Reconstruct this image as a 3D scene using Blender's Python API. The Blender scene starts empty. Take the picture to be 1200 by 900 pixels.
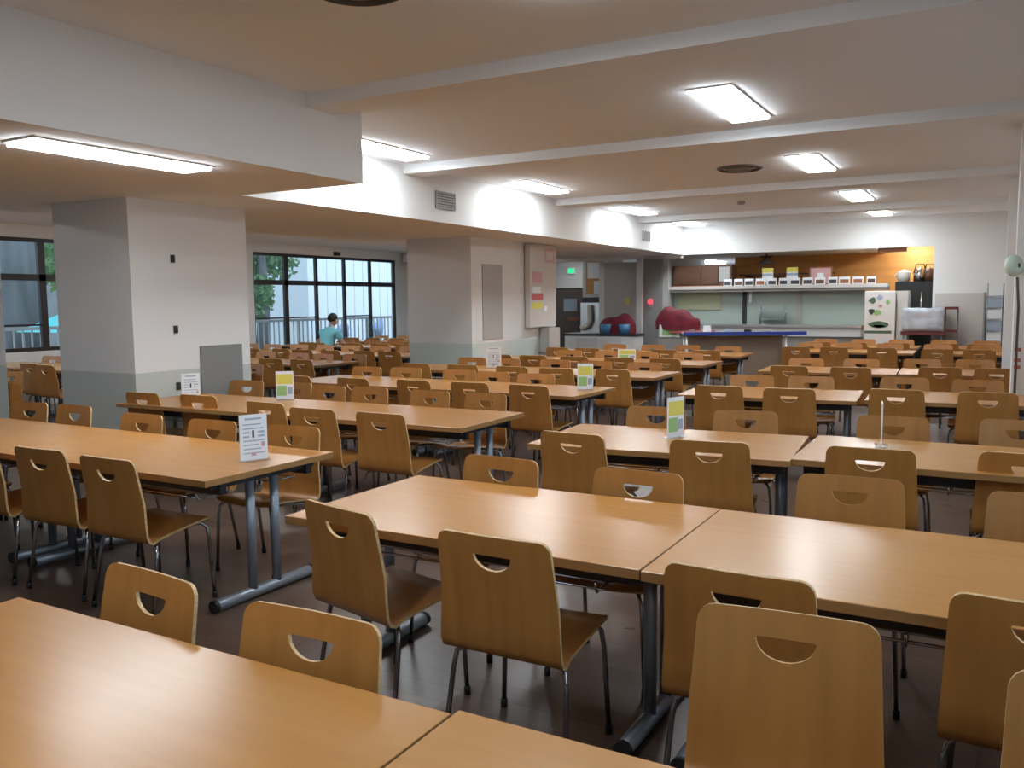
import bpy, bmesh, math, random
from mathutils import Vector, Matrix
rnd = random.Random(7)
SC = bpy.context.scene
COL = SC.collection
PI = math.pi

# ---------------------------------------------------------------- camera, world, exposure
cam_d = bpy.data.cameras.new('camera'); cam = bpy.data.objects.new('camera', cam_d); COL.objects.link(cam)
CR = Vector((0.87206246, 0.48930704, -0.00925642)); CU = Vector((-0.03848693, 0.08742385, 0.99542746)); CF = Vector((-0.48787889, 0.86771867, -0.09507098))
cam.matrix_world = Matrix(((CR.x, CU.x, -CF.x, 0), (CR.y, CU.y, -CF.y, 0), (CR.z, CU.z, -CF.z, 1.535), (0, 0, 0, 1)))
cam_d.sensor_width = 36; cam_d.lens = 1007.52 / 1200 * 36; cam_d.clip_start = .05; cam_d.clip_end = 300
SC.camera = cam
w = bpy.data.worlds.new('overcast_sky'); SC.world = w; w.use_nodes = True
bg = w.node_tree.nodes['Background']; bg.inputs[0].default_value = (.72, .86, 1, 1); bg.inputs[1].default_value = .8
SC.view_settings.view_transform = 'Standard'; SC.view_settings.look = 'None'
SC.view_settings.gamma = 1; SC.view_settings.use_curve_mapping = False
SC.view_settings.exposure = 1.72
LAMP = 10.0          # radiance of the fluorescent diffusers
SC.cycles.max_bounces = 8; SC.cycles.diffuse_bounces = 5; SC.cycles.glossy_bounces = 4; SC.cycles.transparent_max_bounces = 12
SC.cycles.caustics_reflective = False; SC.cycles.caustics_refractive = False; SC.cycles.sample_clamp_indirect = 6

# ---------------------------------------------------------------- materials
MATS = {}
ORD = ['first', 'second', 'third', 'fourth', 'fifth', 'sixth', 'seventh', 'eighth', 'ninth', 'tenth', 'eleventh', 'twelfth', 'thirteenth', 'fourteenth', 'fifteenth', 'sixteenth', 'seventeenth']
def mat(name, col, rough=.5, metal=0, spec=.5, noise=None, bump=0, nscale=(3, 3, 3), emis=0, coat=0):
    """principled material; noise = second colour mixed by stretched object-space noise"""
    m = bpy.data.materials.new(name); m.use_nodes = True; nt = m.node_tree; b = nt.nodes['Principled BSDF']
    b.inputs['Base Color'].default_value = (*col, 1); b.inputs['Roughness'].default_value = rough
    b.inputs['Metallic'].default_value = metal; b.inputs['Specular IOR Level'].default_value = spec
    b.inputs['Coat Weight'].default_value = coat; b.inputs['Coat Roughness'].default_value = .2
    if emis:
        b.inputs['Emission Color'].default_value = (*col, 1); b.inputs['Emission Strength'].default_value = emis
    if noise or bump:
        tc = nt.nodes.new('ShaderNodeTexCoord'); mp = nt.nodes.new('ShaderNodeMapping'); mp.inputs['Scale'].default_value = nscale
        no = nt.nodes.new('ShaderNodeTexNoise'); no.inputs['Scale'].default_value = 1; no.inputs['Detail'].default_value = 5
        oi = nt.nodes.new('ShaderNodeObjectInfo'); ad = nt.nodes.new('ShaderNodeVectorMath'); ad.operation = 'ADD'
        ml = nt.nodes.new('ShaderNodeMath'); ml.operation = 'MULTIPLY'; ml.inputs[1].default_value = 37
        nt.links.new(oi.outputs['Random'], ml.inputs[0])
        nt.links.new(tc.outputs['Object'], mp.inputs[0]); nt.links.new(mp.outputs[0], ad.inputs[0]); nt.links.new(ml.outputs[0], ad.inputs[1])
        nt.links.new(ad.outputs[0], no.inputs['Vector'])
        if noise:
            mx = nt.nodes.new('ShaderNodeMix'); mx.data_type = 'RGBA'
            mx.inputs[6].default_value = (*col, 1); mx.inputs[7].default_value = (*noise, 1)
            rp = nt.nodes.new('ShaderNodeMapRange'); rp.inputs[1].default_value = .32; rp.inputs[2].default_value = .68
            nt.links.new(no.outputs[0], rp.inputs[0]); nt.links.new(rp.outputs[0], mx.inputs[0]); nt.links.new(mx.outputs[2], b.inputs['Base Color'])
        if bump:
            bp = nt.nodes.new('ShaderNodeBump'); bp.inputs['Strength'].default_value = bump; bp.inputs['Distance'].default_value = .01
            nt.links.new(no.outputs[0], bp.inputs['Height']); nt.links.new(bp.outputs[0], b.inputs['Normal'])
    MATS[name] = m
    return m
def painted_dado(name, up, low, zsplit):
    m = mat(name, up, .55); nt = m.node_tree; b = nt.nodes['Principled BSDF']
    g = nt.nodes.new('ShaderNodeNewGeometry'); sx = nt.nodes.new('ShaderNodeSeparateXYZ'); gt = nt.nodes.new('ShaderNodeMath'); gt.operation = 'GREATER_THAN'; gt.inputs[1].default_value = zsplit
    mx = nt.nodes.new('ShaderNodeMix'); mx.data_type = 'RGBA'; mx.inputs[6].default_value = (*low, 1); mx.inputs[7].default_value = (*up, 1)
    nt.links.new(g.outputs['Position'], sx.inputs[0]); nt.links.new(sx.outputs[2], gt.inputs[0]); nt.links.new(gt.outputs[0], mx.inputs[0]); nt.links.new(mx.outputs[2], b.inputs['Base Color'])
    return m
def floor_mat():
    m = mat('dark_plank_floor', (.09, .06, .045), .3); nt = m.node_tree; b = nt.nodes['Principled BSDF']
    tc = nt.nodes.new('ShaderNodeTexCoord'); br = nt.nodes.new('ShaderNodeTexBrick'); br.inputs['Scale'].default_value = 1
    br.inputs['Brick Width'].default_value = .9; br.inputs['Row Height'].default_value = .12; br.inputs['Mortar Size'].default_value = .002
    br.inputs['Color1'].default_value = (.13, .082, .060, 1); br.inputs['Color2'].default_value = (.095, .057, .041, 1); br.inputs['Mortar'].default_value = (.055, .034, .025, 1)
    nt.links.new(tc.outputs['Object'], br.inputs['Vector']); nt.links.new(br.outputs[0], b.inputs['Base Color'])
    no = nt.nodes.new('ShaderNodeTexNoise'); no.inputs['Scale'].default_value = 2.5; no.inputs['Detail'].default_value = 4
    rp = nt.nodes.new('ShaderNodeMapRange'); rp.inputs[3].default_value = .2; rp.inputs[4].default_value = .45
    nt.links.new(tc.outputs['Object'], no.inputs['Vector']); nt.links.new(no.outputs[0], rp.inputs[0]); nt.links.new(rp.outputs[0], b.inputs['Roughness'])
    return m
def glass_mat(name, tint, refl=.06):
    m = bpy.data.materials.new(name); m.use_nodes = True; nt = m.node_tree; nt.nodes.clear()
    o = nt.nodes.new('ShaderNodeOutputMaterial'); t = nt.nodes.new('ShaderNodeBsdfTransparent'); g = nt.nodes.new('ShaderNodeBsdfGlossy')
    t.inputs[0].default_value = (*tint, 1); g.inputs['Roughness'].default_value = .02; mx = nt.nodes.new('ShaderNodeMixShader')
    fr = nt.nodes.new('ShaderNodeLayerWeight'); fr.inputs[0].default_value = .15
    pw = nt.nodes.new('ShaderNodeMath'); pw.operation = 'POWER'; pw.inputs[1].default_value = 5; ma = nt.nodes.new('ShaderNodeMath'); ma.operation = 'MULTIPLY_ADD'; ma.inputs[1].default_value = .95; ma.inputs[2].default_value = .03
    fr.inputs[0].default_value = .5; nt.links.new(fr.outputs['Facing'], pw.inputs[0]); nt.links.new(pw.outputs[0], ma.inputs[0]); nt.links.new(ma.outputs[0], mx.inputs[0]); nt.links.new(t.outputs[0], mx.inputs[1]); nt.links.new(g.outputs[0], mx.inputs[2]); nt.links.new(mx.outputs[0], o.inputs[0])
    MATS[name] = m
    return m
mat('table_wood', (.52, .236, .060), .265, noise=(.48, .213, .052), nscale=(1.1, 30, 30))
mat('table_edge', (.36, .18, .06), .45, noise=(.30, .145, .046), nscale=(3, 40, 40))
mat('chair_ply', (.455, .202, .050), .34, noise=(.375, .160, .038), nscale=(17, 9, 1.4))
mat('ply_edge', (.70, .47, .22), .5, noise=(.5, .3, .12), nscale=(60, 60, 60))
mat('chrome', (.55, .55, .57), .14, 1)
mat('dark_chrome', (.36, .36, .37), .16, 1)
mat('grey_steel', (.30, .34, .39), .36, .5)
mat('black_steel', (.022, .022, .026), .45)
mat('black_plastic', (.015, .015, .016), .5)
mat('ceiling_paint', (.83, .86, .885), .85, noise=(.81, .84, .865), nscale=(.6, .6, .6))
mat('white_paint', (.82, .82, .81), .75, noise=(.79, .79, .78), nscale=(1, 1, 1))
mat('soffit_paint', (.82, .84, .85), .85)
mat('grey_panel', (.22, .22, .215), .5)
mat('mid_grey', (.42, .41, .395), .6)
mat('light_grey', (.62, .61, .59), .5)
mat('vent_grey', (.30, .29, .27), .6)
mat('vent_dark', (.10, .08, .07), .6)
mat('window_frame', (.03, .025, .024), .4)
mat('paper', (.80, .82, .84), .5)
mat('print_blue', (.35, .42, .52), .6)
mat('print_black', (.05, .05, .06), .6)
mat('print_green', (.30, .52, .20), .6)
mat('print_dark_green', (.07, .14, .08), .6)
mat('print_yellow', (.72, .65, .12), .6)
mat('print_red', (.55, .12, .12), .6)
mat('print_pink', (.62, .36, .38), .6)
mat('orange_wood', (.62, .30, .08), .5, noise=(.50, .22, .05), nscale=(1, 1, 9))
mat('brown_wood', (.13, .06, .035), .45, noise=(.09, .04, .024), nscale=(2, 9, 9))
mat('red_brown', (.30, .11, .05), .5)
mat('shutter_green', (.42, .50, .45), .5)
mat('olive_board', (.48, .50, .33), .6)
mat('blue_edge', (.02, .05, .33), .4)
mat('stainless', (.62, .63, .63), .3, .85)
mat('black_enamel', (.018, .020, .019), .35)
mat('white_enamel', (.74, .73, .71), .35)
mat('beige_panel', (.60, .565, .53), .55)
mat('wrap_plastic', (.60, .66, .75), .28, noise=(.42, .48, .56), nscale=(7, 7, 7), bump=.6)
mat('maroon', (.13, .025, .025), .45)
mat('red_cloth', (.19, .014, .028), .85, noise=(.12, .008, .02), nscale=(9, 9, 9))
mat('blue_plastic', (.06, .20, .38), .45)
mat('cream_plastic', (.62, .60, .50), .45)
mat('mint', (.62, .78, .68), .4)
mat('skin', (.60, .38, .27), .55)
mat('shirt_cyan', (.22, .62, .72), .8)
mat('trousers_dark', (.03, .035, .05), .8)
mat('hair_black', (.012, .011, .011), .5)
mat('foliage_green', (.10, .22, .06), .7, noise=(.22, .36, .12), nscale=(4, 4, 4))
mat('foliage_pale', (.24, .36, .20), .7, noise=(.12, .24, .10), nscale=(4, 4, 4))
mat('bark', (.22, .22, .23), .9, noise=(.13, .13, .13), nscale=(4, 4, 1), bump=.5)
mat('white_siding', (.80, .82, .86), .6)
mat('concrete', (.34, .34, .34), .9, noise=(.28, .28, .28), nscale=(3, 3, 3))
mat('teal_sheet', (.10, .50, .52), .6)
mat('sky_blue_sheet', (.25, .38, .62), .7)
mat('pink_sheet', (.62, .42, .42), .7)
mat('lamp_glow', (.88, .95, 1.0), .5, emis=LAMP)
mat('lamp_glow_small', (.93, .97, 1.0), .5, emis=9)
mat('exit_glow', (.01, .45, .16), .4, emis=.45)
mat('red_glow', (.75, .03, .05), .4, emis=.9)
painted_dado('column_paint', (.72, .72, .71), (.50, .53, .505), .93)
painted_dado('column_paint_warm', (.74, .735, .72), (.56, .62, .58), .93)
floor_mat(); glass_mat('window_glass', (.86, .92, .95)); glass_mat('clear_acrylic', (.93, .95, .95))

# ---------------------------------------------------------------- mesh helpers
class MB:
    def __init__(s): s.v = []; s.f = []; s.m = []; s.sm = []
    def add(s, vs, fs, mi=0, smooth=False):
        o = len(s.v); s.v += [tuple(v) for v in vs]
        for f in fs: s.f.append(tuple(i + o for i in f)); s.m.append(mi); s.sm.append(smooth)
        return s
    def box(s, x0, x1, y0, y1, z0, z1, mi=0, bevel=0):
        if bevel <= 0:
            v = [(x, y, z) for z in (z0, z1) for y in (y0, y1) for x in (x0, x1)]
            return s.add(v, [(0, 2, 3, 1), (4, 5, 7, 6), (0, 1, 5, 4), (2, 6, 7, 3), (0, 4, 6, 2), (1, 3, 7, 5)], mi)
        b = bevel; bm = bmesh.new(); bmesh.ops.create_cube(bm, size=1)
        for q in bm.verts: q.co = Vector((x0 + (q.co.x + .5) * (x1 - x0), y0 + (q.co.y + .5) * (y1 - y0), z0 + (q.co.z + .5) * (z1 - z0)))
        bmesh.ops.bevel(bm, geom=bm.edges[:], offset=b, segments=2, affect='EDGES', profile=.5)
        s.addbm(bm, mi); bm.free(); return s
    def addbm(s, bm, mi=0, smooth=False):
        bm.verts.index_update()
        return s.add([q.co for q in bm.verts], [[q.index for q in f.verts] for f in bm.faces], mi, smooth)
    def rbox(s, c, sx, sy, z0, z1, a, mi=0):
        """box centred at c (x, y), turned by a about z"""
        v = []
        for z in (z0, z1):
            for y in (-sy / 2, sy / 2):
                for x in (-sx / 2, sx / 2): v.append((c[0] + x * math.cos(a) - y * math.sin(a), c[1] + x * math.sin(a) + y * math.cos(a), z))
        return s.add(v, [(0, 2, 3, 1), (4, 5, 7, 6), (0, 1, 5, 4), (2, 6, 7, 3), (0, 4, 6, 2), (1, 3, 7, 5)], mi)
    def tube(s, path, r, n=8, mi=0, cap=True):
        P = [Vector(p) for p in path]; R = r if isinstance(r, (list, tuple)) else [r] * len(P)
        T = [(P[min(i + 1, len(P) - 1)] - P[max(i - 1, 0)]).normalized() for i in range(len(P))]
        up = Vector((0, 0, 1)) if abs(T[0].z) < .9 else Vector((1, 0, 0)); u = T[0].cross(up).normalized(); vs = []
        for i, p in enumerate(P):
            u = (u - T[i] * u.dot(T[i])).normalized(); wv = T[i].cross(u)
            for k in range(n): a = 2 * PI * k / n; vs.append(p + (u * math.cos(a) + wv * math.sin(a)) * R[i])
        fs = [(i * n + k, i * n + (k + 1) % n, (i + 1) * n + (k + 1) % n, (i + 1) * n + k) for i in range(len(P) - 1) for k in range(n)]
        s.add(vs, fs, mi, True)
        if cap:
            o = len(s.v) - len(vs); s.f.append(tuple(o + k for k in reversed(range(n)))); s.m.append(mi); s.sm.append(False)
            s.f.append(tuple(o + (len(P) - 1) * n + k for k in range(n))); s.m.append(mi); s.sm.append(False)
        return s
    def lathe(s, prof, c=(0, 0, 0), n=20, mi=0):
        vs = [(c[0] + r * math.cos(2 * PI * k / n), c[1] + r * math.sin(2 * PI * k / n), c[2] + z) for r, z in prof for k in range(n)]
        return s.add(vs, [(i * n + k, i * n + (k + 1) % n, (i + 1) * n + (k + 1) % n, (i + 1) * n + k) for i in range(len(prof) - 1) for k in range(n)], mi, True)
    def ball(s, c, r, mi=0, seg=10, rings=7):
        rx, ry, rz = r if isinstance(r, (tuple, list)) else (r, r, r); vs = [(c[0], c[1], c[2] + rz)]
        for i in range(1, rings):
            t = PI * i / rings
            vs += [(c[0] + rx * math.sin(t) * math.cos(2 * PI * k / seg), c[1] + ry * math.sin(t) * math.sin(2 * PI * k / seg), c[2] + rz * math.cos(t)) for k in range(seg)]
        vs.append((c[0], c[1], c[2] - rz)); L = len(vs) - 1
        fs = [(0, 1 + k, 1 + (k + 1) % seg) for k in range(seg)] + [(1 + i * seg + k, 1 + (i + 1) * seg + k, 1 + (i + 1) * seg + (k + 1) % seg, 1 + i * seg + (k + 1) % seg) for i in range(rings - 2) for k in range(seg)]
        fs += [(L, 1 + (rings - 2) * seg + (k + 1) % seg, 1 + (rings - 2) * seg + k) for k in range(seg)]
        return s.add(vs, fs, mi, True)
    def mesh(s, name, mats):
        me = bpy.data.meshes.new(name); me.from_pydata(s.v, [], s.f)
        for m in (mats if isinstance(mats, (list, tuple)) else [mats]): me.materials.append(MATS[m])
        me.polygons.foreach_set('material_index', s.m); me.polygons.foreach_set('use_smooth', s.sm); me.update()
        return me
    def obj(s, name, mats, parent=None):
        o = bpy.data.objects.new(name, s.mesh(name, mats)); COL.objects.link(o)
        if parent: o.parent = parent
        return o
def B(*a, **k): return MB().box(*a, **k)
def tag(o, label, cat, group=None):
    o['label'] = label; o['category'] = cat
    if group: o['group'] = group
    return o
def thing(name, label, cat, loc=(0, 0, 0), rz=0, group=None):
    o = bpy.data.objects.new(name, None); COL.objects.link(o); o.location = loc; o.rotation_euler = (0, 0, rz); o.empty_display_size = .1
    return tag(o, label, cat, group)
def struct(name, mb, mats):
    o = mb.obj(name, mats); o['kind'] = 'structure'; return o
def dup(root, loc, rz, label=None, group=None):
    r = root.copy(); COL.objects.link(r); r.location = loc; r.rotation_euler = (0, 0, rz)
    if label: r['label'] = label
    if group: r['group'] = group
    for ch in root.children:
        c = ch.copy(); COL.objects.link(c); c.parent = r
        for g in ch.children:
            d = g.copy(); COL.objects.link(d); d.parent = c
    return r
def part(name, mesh, parent):
    o = bpy.data.objects.new(name, mesh); COL.objects.link(o); o.parent = parent; return o

# ---------------------------------------------------------------- the room shell
CEIL, SOF, BACK = 3.05, 2.48, 17.6
XR, XW, XF, XN, XO = .66, -13.0, -5.77, -4.42, -8.6      # right wall, window wall, far fascia, near fascia, soffit's outer edge
struct('floor', B(-13.2, .9, -4.2, 22, -.1, 0), 'dark_plank_floor')
struct('ceiling', B(-5.77, .9, -4.2, BACK, CEIL, CEIL + .12), 'ceiling_paint')
struct('ceiling', B(-13.2, XO, -4.2, BACK, 2.78, 2.9), 'ceiling_paint')
struct('ceiling', B(XO, XN, -4.2, 5.48, SOF, SOF + .75), ['soffit_paint']).data.materials.append(MATS['white_paint'])
struct('ceiling', B(XO, XF, 5.48, BACK, SOF, SOF + .75), ['soffit_paint']).data.materials.append(MATS['white_paint'])
for o in bpy.data.objects:
    if o.name.startswith('ceiling') and len(o.data.materials) == 2:
        for p in o.data.polygons: p.material_index = 1 if abs(p.normal.z) < .5 else 0
for y0, y1, z0, z1 in ((-4.2, -3.6, 0, CEIL), (-3.6, 7.4, 0, .85), (-3.6, 7.4, 2.5, CEIL), (7.4, BACK, 0, CEIL)): struct('wall_right', B(XR, XR + .15, y0, y1, z0, z1), 'white_paint')
r3 = struct('added_window_3', B(XR + .02, XR + .12, -3.6, 7.4, .85, .91), 'window_frame'); B(XR + .02, XR + .12, -3.6, 7.4, 2.44, 2.5).obj('head_rail', 'window_frame', r3)  # unseen window run, added to bring more daylight into the room
for i in range(12): B(XR + .02, XR + .12, -3.62 + i, -3.58 + i, .91, 2.44).obj('mullion', 'window_frame', r3)
for i in range(11): B(XR + .06, XR + .07, -3.58 + i, -2.62 + i, .91, 2.44).obj('pane', 'window_glass', r3)
struct('wall_front', B(-13.2, .9, -4.35, -4.2, 0, CEIL), 'white_paint')
# right pilasters
for y0, y1, x0 in ((8.6, 9.2, .135), (12.0, 12.6, .085)):
    struct('trim_1', B(x0, XR, y0, y1, 0, CEIL), 'white_paint')
# ceiling beams
for y in (1.45, 4.85, 7.86, 11.65, 15.05):
    struct('trim_2', B(XF if y > 5.5 else XN, XR, y, y + .34, 2.955, CEIL + .02), 'ceiling_paint')
# back wall: fascia over the serving hatch, solid piece on the right, pieces towards the windows
def wallpiece(x0, x1, z0, z1, m='white_paint'): return struct('wall_back', B(x0, x1, BACK, BACK + .14, z0, z1), m)
wallpiece(XF, -1.03, SOF, CEIL); wallpiece(-1.03, XR + .15, 0, CEIL)
wallpiece(-13.2, -8.82, 0, 2.9); wallpiece(-8.82, XF, 2.42, 2.9); wallpiece(-6.72, -6.08, 0, 2.42, 'mid_grey')
# kitchen and passage rooms behind
struct('wall_kitchen', B(-5.2, -.9, 19.6, 19.7, 0, 2.9), 'orange_wood')
struct('wall_kitchen', B(-1.0, -.9, BACK + .14, 19.6, 0, 2.9), 'orange_wood')
struct('wall_kitchen', B(-6.2, -6.1, BACK + .14, 20.3, 0, 2.9), 'mid_grey')
struct('wall_kitchen', B(-8, -5.1, 22.6, 22.7, 0, 2.9), 'mid_grey'); struct('wall_kitchen', B(-5.2, -5.1, 19.7, 22.6, 0, 2.9), 'mid_grey')
struct('ceiling', B(-8, -2.05, BACK + .02, 22.7, SOF + .004, 2.7), 'soffit_paint')
struct('ceiling', B(-13.2, -8, BACK + .14, 22.7, 2.72, 2.85), 'ceiling_paint'); struct('ceiling', B(-2.05, -.9, BACK + .14, 19.7, 2.72, 2.85), 'ceiling_paint')
struct('wall_passage', B(-13.2, -8, 20.6, 20.7, 0, 2.9), 'mid_grey')
struct('wall_passage', B(-13.2, -13.1, BACK + .14, 20.6, 0, 2.9), 'mid_grey')
# the window wall
def pil(y0, y1, m='white_paint'): return struct('wall_left', B(XW - .12, XW + .05, y0, y1, 0, 2.9), m)
pil(-4.2, 4.6); pil(10.9, 12.55); pil(17.25, BACK)
struct('wall_left', B(XW - .1, XW + .05, 4.6, 10.9, 2.58, 2.9), 'white_paint'); struct('wall_left', B(XW - .1, XW + .05, 12.55, 17.25, 2.58, 2.9), 'white_paint')
struct('wall_left', B(XW - .1, XW + .05, 4.6, 10.9, 0, .84), 'white_paint'); struct('wall_left', B(XW - .1, XW + .05, 12.55, 17.25, 0, .3), 'white_paint')
def window(name, y0, y1, bays, zsill, thick):
    r = struct(name, B(XW - .07, XW + .02, y0, y1, 2.52, 2.58), 'window_frame')
    B(XW - .07, XW + .02, y0, y1, zsill, zsill + .06).obj('sill_rail', 'window_frame', r)
    B(XW - .05, XW + .01, y0, y1, 1.93, 2.03).obj('transom', 'window_frame', r)
    ys = [y0 + (y1 - y0) * i / bays for i in range(bays + 1)]
    for i, y in enumerate(ys):
        t = .055 if i in thick else .035
        B(XW - .05, XW + .01, y - t, y + t, zsill + .06, 2.52).obj('mullion', 'window_frame', r)
    for i in range(bays):
        a, b = ys[i] + .04, ys[i + 1] - .04
        for z0, z1 in ((zsill + .06, 1.93), (2.03, 2.52)):
            B(XW - .03, XW - .02, a, b, z0, z1).obj('pane', 'window_glass', r)
        if i in (0, 1, 3): B(XW - .06, XW, a, b, 1.23, 1.26).obj('glazing_bar', 'window_frame', r)
window('window_1', 4.62, 10.88, 7, .84, (4,)); window('window_2', 12.57, 17.23, 5, .3, (1,))
B(XW + .05, XW + .13, 14.95, 15.1, 2.6, 2.68).obj('window_latch', 'window_frame'); tag(bpy.data.objects['window_latch'], 'small dark catch above the middle of the long black-framed window', 'catch')

# columns
def column(x0, x1, y0, y1, label, m):
    o = B(x0, x1, y0, y1, 0, SOF).obj('column', m); tag(o, label, 'column'); return o
c1 = column(-7.72, -6.65, 5.0, 6.36, 'broad square column with grey hatch panel, left of the photo', 'column_paint')
B(-6.66, -6.635, 5.72, 6.24, .3, 1.14).obj('hatch_panel', 'grey_panel', c1)['label'] = 'dark grey hatch panel'
for z in (1.96, 1.31, .78): B(-6.655, -6.635, 5.43, 5.47, z - .035, z + .035).obj('socket', 'black_plastic', c1)['label'] = 'small black socket'
c2 = column(-7.78, -6.65, 10.65, 13.3, 'long column with tall recessed grey panel, before the kitchen doorway', 'column_paint_warm')
B(-6.655, -6.635, 10.95, 11.53, .98, 2.1).obj('access_panel', 'mid_grey', c2)['label'] = 'tall narrow grey panel'
column(-9.4, -8.95, 4.35, 5.2, 'white column edge at the far left rim of the photo', 'column_paint_warm')

# notice board on the end of the second column
nb = thing('notice_board', 'tall white board with red and yellow notices on the long column', 'notice board', (-6.63, 12.72, 1.12))
B(0, .09, -.47, .47, 0, 1.33).obj('board', 'beige_panel', nb)
for y0, y1, z0, z1, m in ((.05, .40, 1.06, 1.28, 'print_pink'), (-.38, -.05, .72, .90, 'print_pink'), (-.38, -.10, .56, .66, 'paper'), (-.42, -.02, .44, .55, 'print_red'), (-.40, -.04, .30, .40, 'print_yellow'), (.02, .12, .26, .34, 'paper')):
    B(.09, .094, y0, y1, z0, z1).obj('notice', m, nb)
B(.094, .097, .10, .35, 1.10, 1.24).obj('notice', 'beige_panel', nb)
tag(B(-6.63, -6.45, 12.75, 13.15, 0, 1.1).obj('cabinet_post', 'mid_grey'), 'narrow grey post standing under the notice board', 'post')

# ---------------------------------------------------------------- lamps
def lamp(x, y, z, L, W, label, group, m='lamp_glow'):
    t = thing('ceiling_light', label, 'light', (x, y, z), 0, group)
    f = MB()
    for a in ((-W / 2 - .02, -W / 2, -L / 2, L / 2), (W / 2, W / 2 + .02, -L / 2, L / 2), (-W / 2 - .02, W / 2 + .02, -L / 2 - .02, -L / 2), (-W / 2 - .02, W / 2 + .02, L / 2, L / 2 + .02)): f.box(*a, -.012, 0)
    f.obj('frame', 'white_enamel', t)
    B(-W / 2, W / 2, -L / 2, L / 2, -.03, .004).obj('diffuser', m, t)
GR = 'recessed lights in the right-hand ceiling row'; GL = 'recessed lights along the bulkhead'
for y, lb in ((-.2, 'fluorescent panel in the ceiling behind the camera'), (3.3, 'fluorescent panel in the ceiling just above the photo'), (6.8, 'nearest and largest fluorescent panel of the right-hand ceiling row'), (10.15, 'second fluorescent panel of the right-hand ceiling row'), (13.7, 'third fluorescent panel of the right-hand ceiling row'), (16.4, 'last fluorescent panel of the right-hand row, by the hatch')):
    lamp(-1.85, y, CEIL, 1.2, .3, lb, GR)
for y, lb in ((6.9, 'fluorescent panel beside the bulkhead, partly behind its near corner'), (10.25, 'second fluorescent panel along the white bulkhead'), (13.8, 'third fluorescent panel along the white bulkhead'), (16.6, 'farthest fluorescent panel along the white bulkhead')):
    lamp(-5.33, y, CEIL, 1.2, .3, lb, GL)
lamp(-4.85, 3.6, SOF, 1.24, .27, 'long bright light under the low soffit at left', 'lights under the soffit')
for y, k in ((3.4, 'first'), (7.0, 'second'), (10.6, 'third'), (14.2, 'fourth')): lamp(-10.1, y, 2.78, 1.2, .3, 'added fill light over window-side tables, hidden behind the soffit edge, %s from the front' % k, 'window-side ceiling lights', 'lamp_glow')  # added lamps, out of view, that brighten the window side
lamp(-6.15, 21.1, 2.47, 1.2, .3, 'light in the kitchen ceiling at the left end of the hatch', 'kitchen lights', 'lamp_glow')
lamp(-1.45, 18.8, 2.70, 1.2, .3, 'added fill light in the kitchen ceiling, unseen above the black cabinet', 'kitchen lights', 'lamp_glow_small')  # unseen lamp added to light the orange kitchen wall
lamp(-9.2, 19.2, 2.71, 1.2, .3, 'light in the passage ceiling behind the kitchen doorway', 'kitchen lights', 'lamp_glow_small')
def round_vent(x, y, r, label):
    t = thing('ceiling_vent', label, 'vent', (x, y, CEIL), 0, 'round ceiling vents')
    MB().lathe([(r, 0), (r, -.012), (r * .86, -.03), (r * .84, -.012), (r * .84, 0)], n=28).obj('rim', 'vent_dark', t)
    MB().lathe([(r * .6, 0), (r * .62, -.012), (r * .42, -.04), (r * .40, -.012), (0, -.012)], n=28).obj('cone', 'vent_grey', t)
round_vent(-2.64, 10.1, .26, 'round ceiling vent between the first two light panels'); round_vent(-2.69, 15.9, .26, 'far round ceiling vent near the hatch bulkhead'); round_vent(-2.72, 3.36, .26, 'round ceiling vent cut by the top of the photo')
sd = MB().lathe([(.06, 0), (.06, -.03), (.04, -.05), (0, -.05)], (-3.5, 13.5, CEIL), 16).obj('smoke_detector', 'vent_grey'); tag(sd, 'small round smoke detector on the ceiling beyond the beam', 'detector')
def wall_vent(y0, y1, z0, z1, label):
    t = thing('wall_vent', label, 'vent', (XF, (y0 + y1) / 2, z0), 0, 'square bulkhead vents'); h = z1 - z0; a = (y1 - y0) / 2
    B(0, .008, -a, a, 0, h).obj('backing', 'vent_dark', t)
    f = MB().box(0, .02, -a, a, 0, .02).box(0, .02, -a, a, h - .02, h).box(0, .02, -a, -a + .02, .02, h - .02).box(0, .02, a - .02, a, .02, h - .02); f.obj('frame', 'vent_grey', t)
    for i in range(5): B(.006, .016, -a + .02, a - .02, .03 + i * (h - .05) / 5, .045 + i * (h - .05) / 5).obj('slat', 'vent_grey', t)
wall_vent(8.47, 8.88, 2.64, 2.84, 'square grey vent on the bulkhead, the nearer one'); wall_vent(15.25, 15.62, 2.65, 2.83, 'small grey vent far along the bulkhead')

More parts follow.
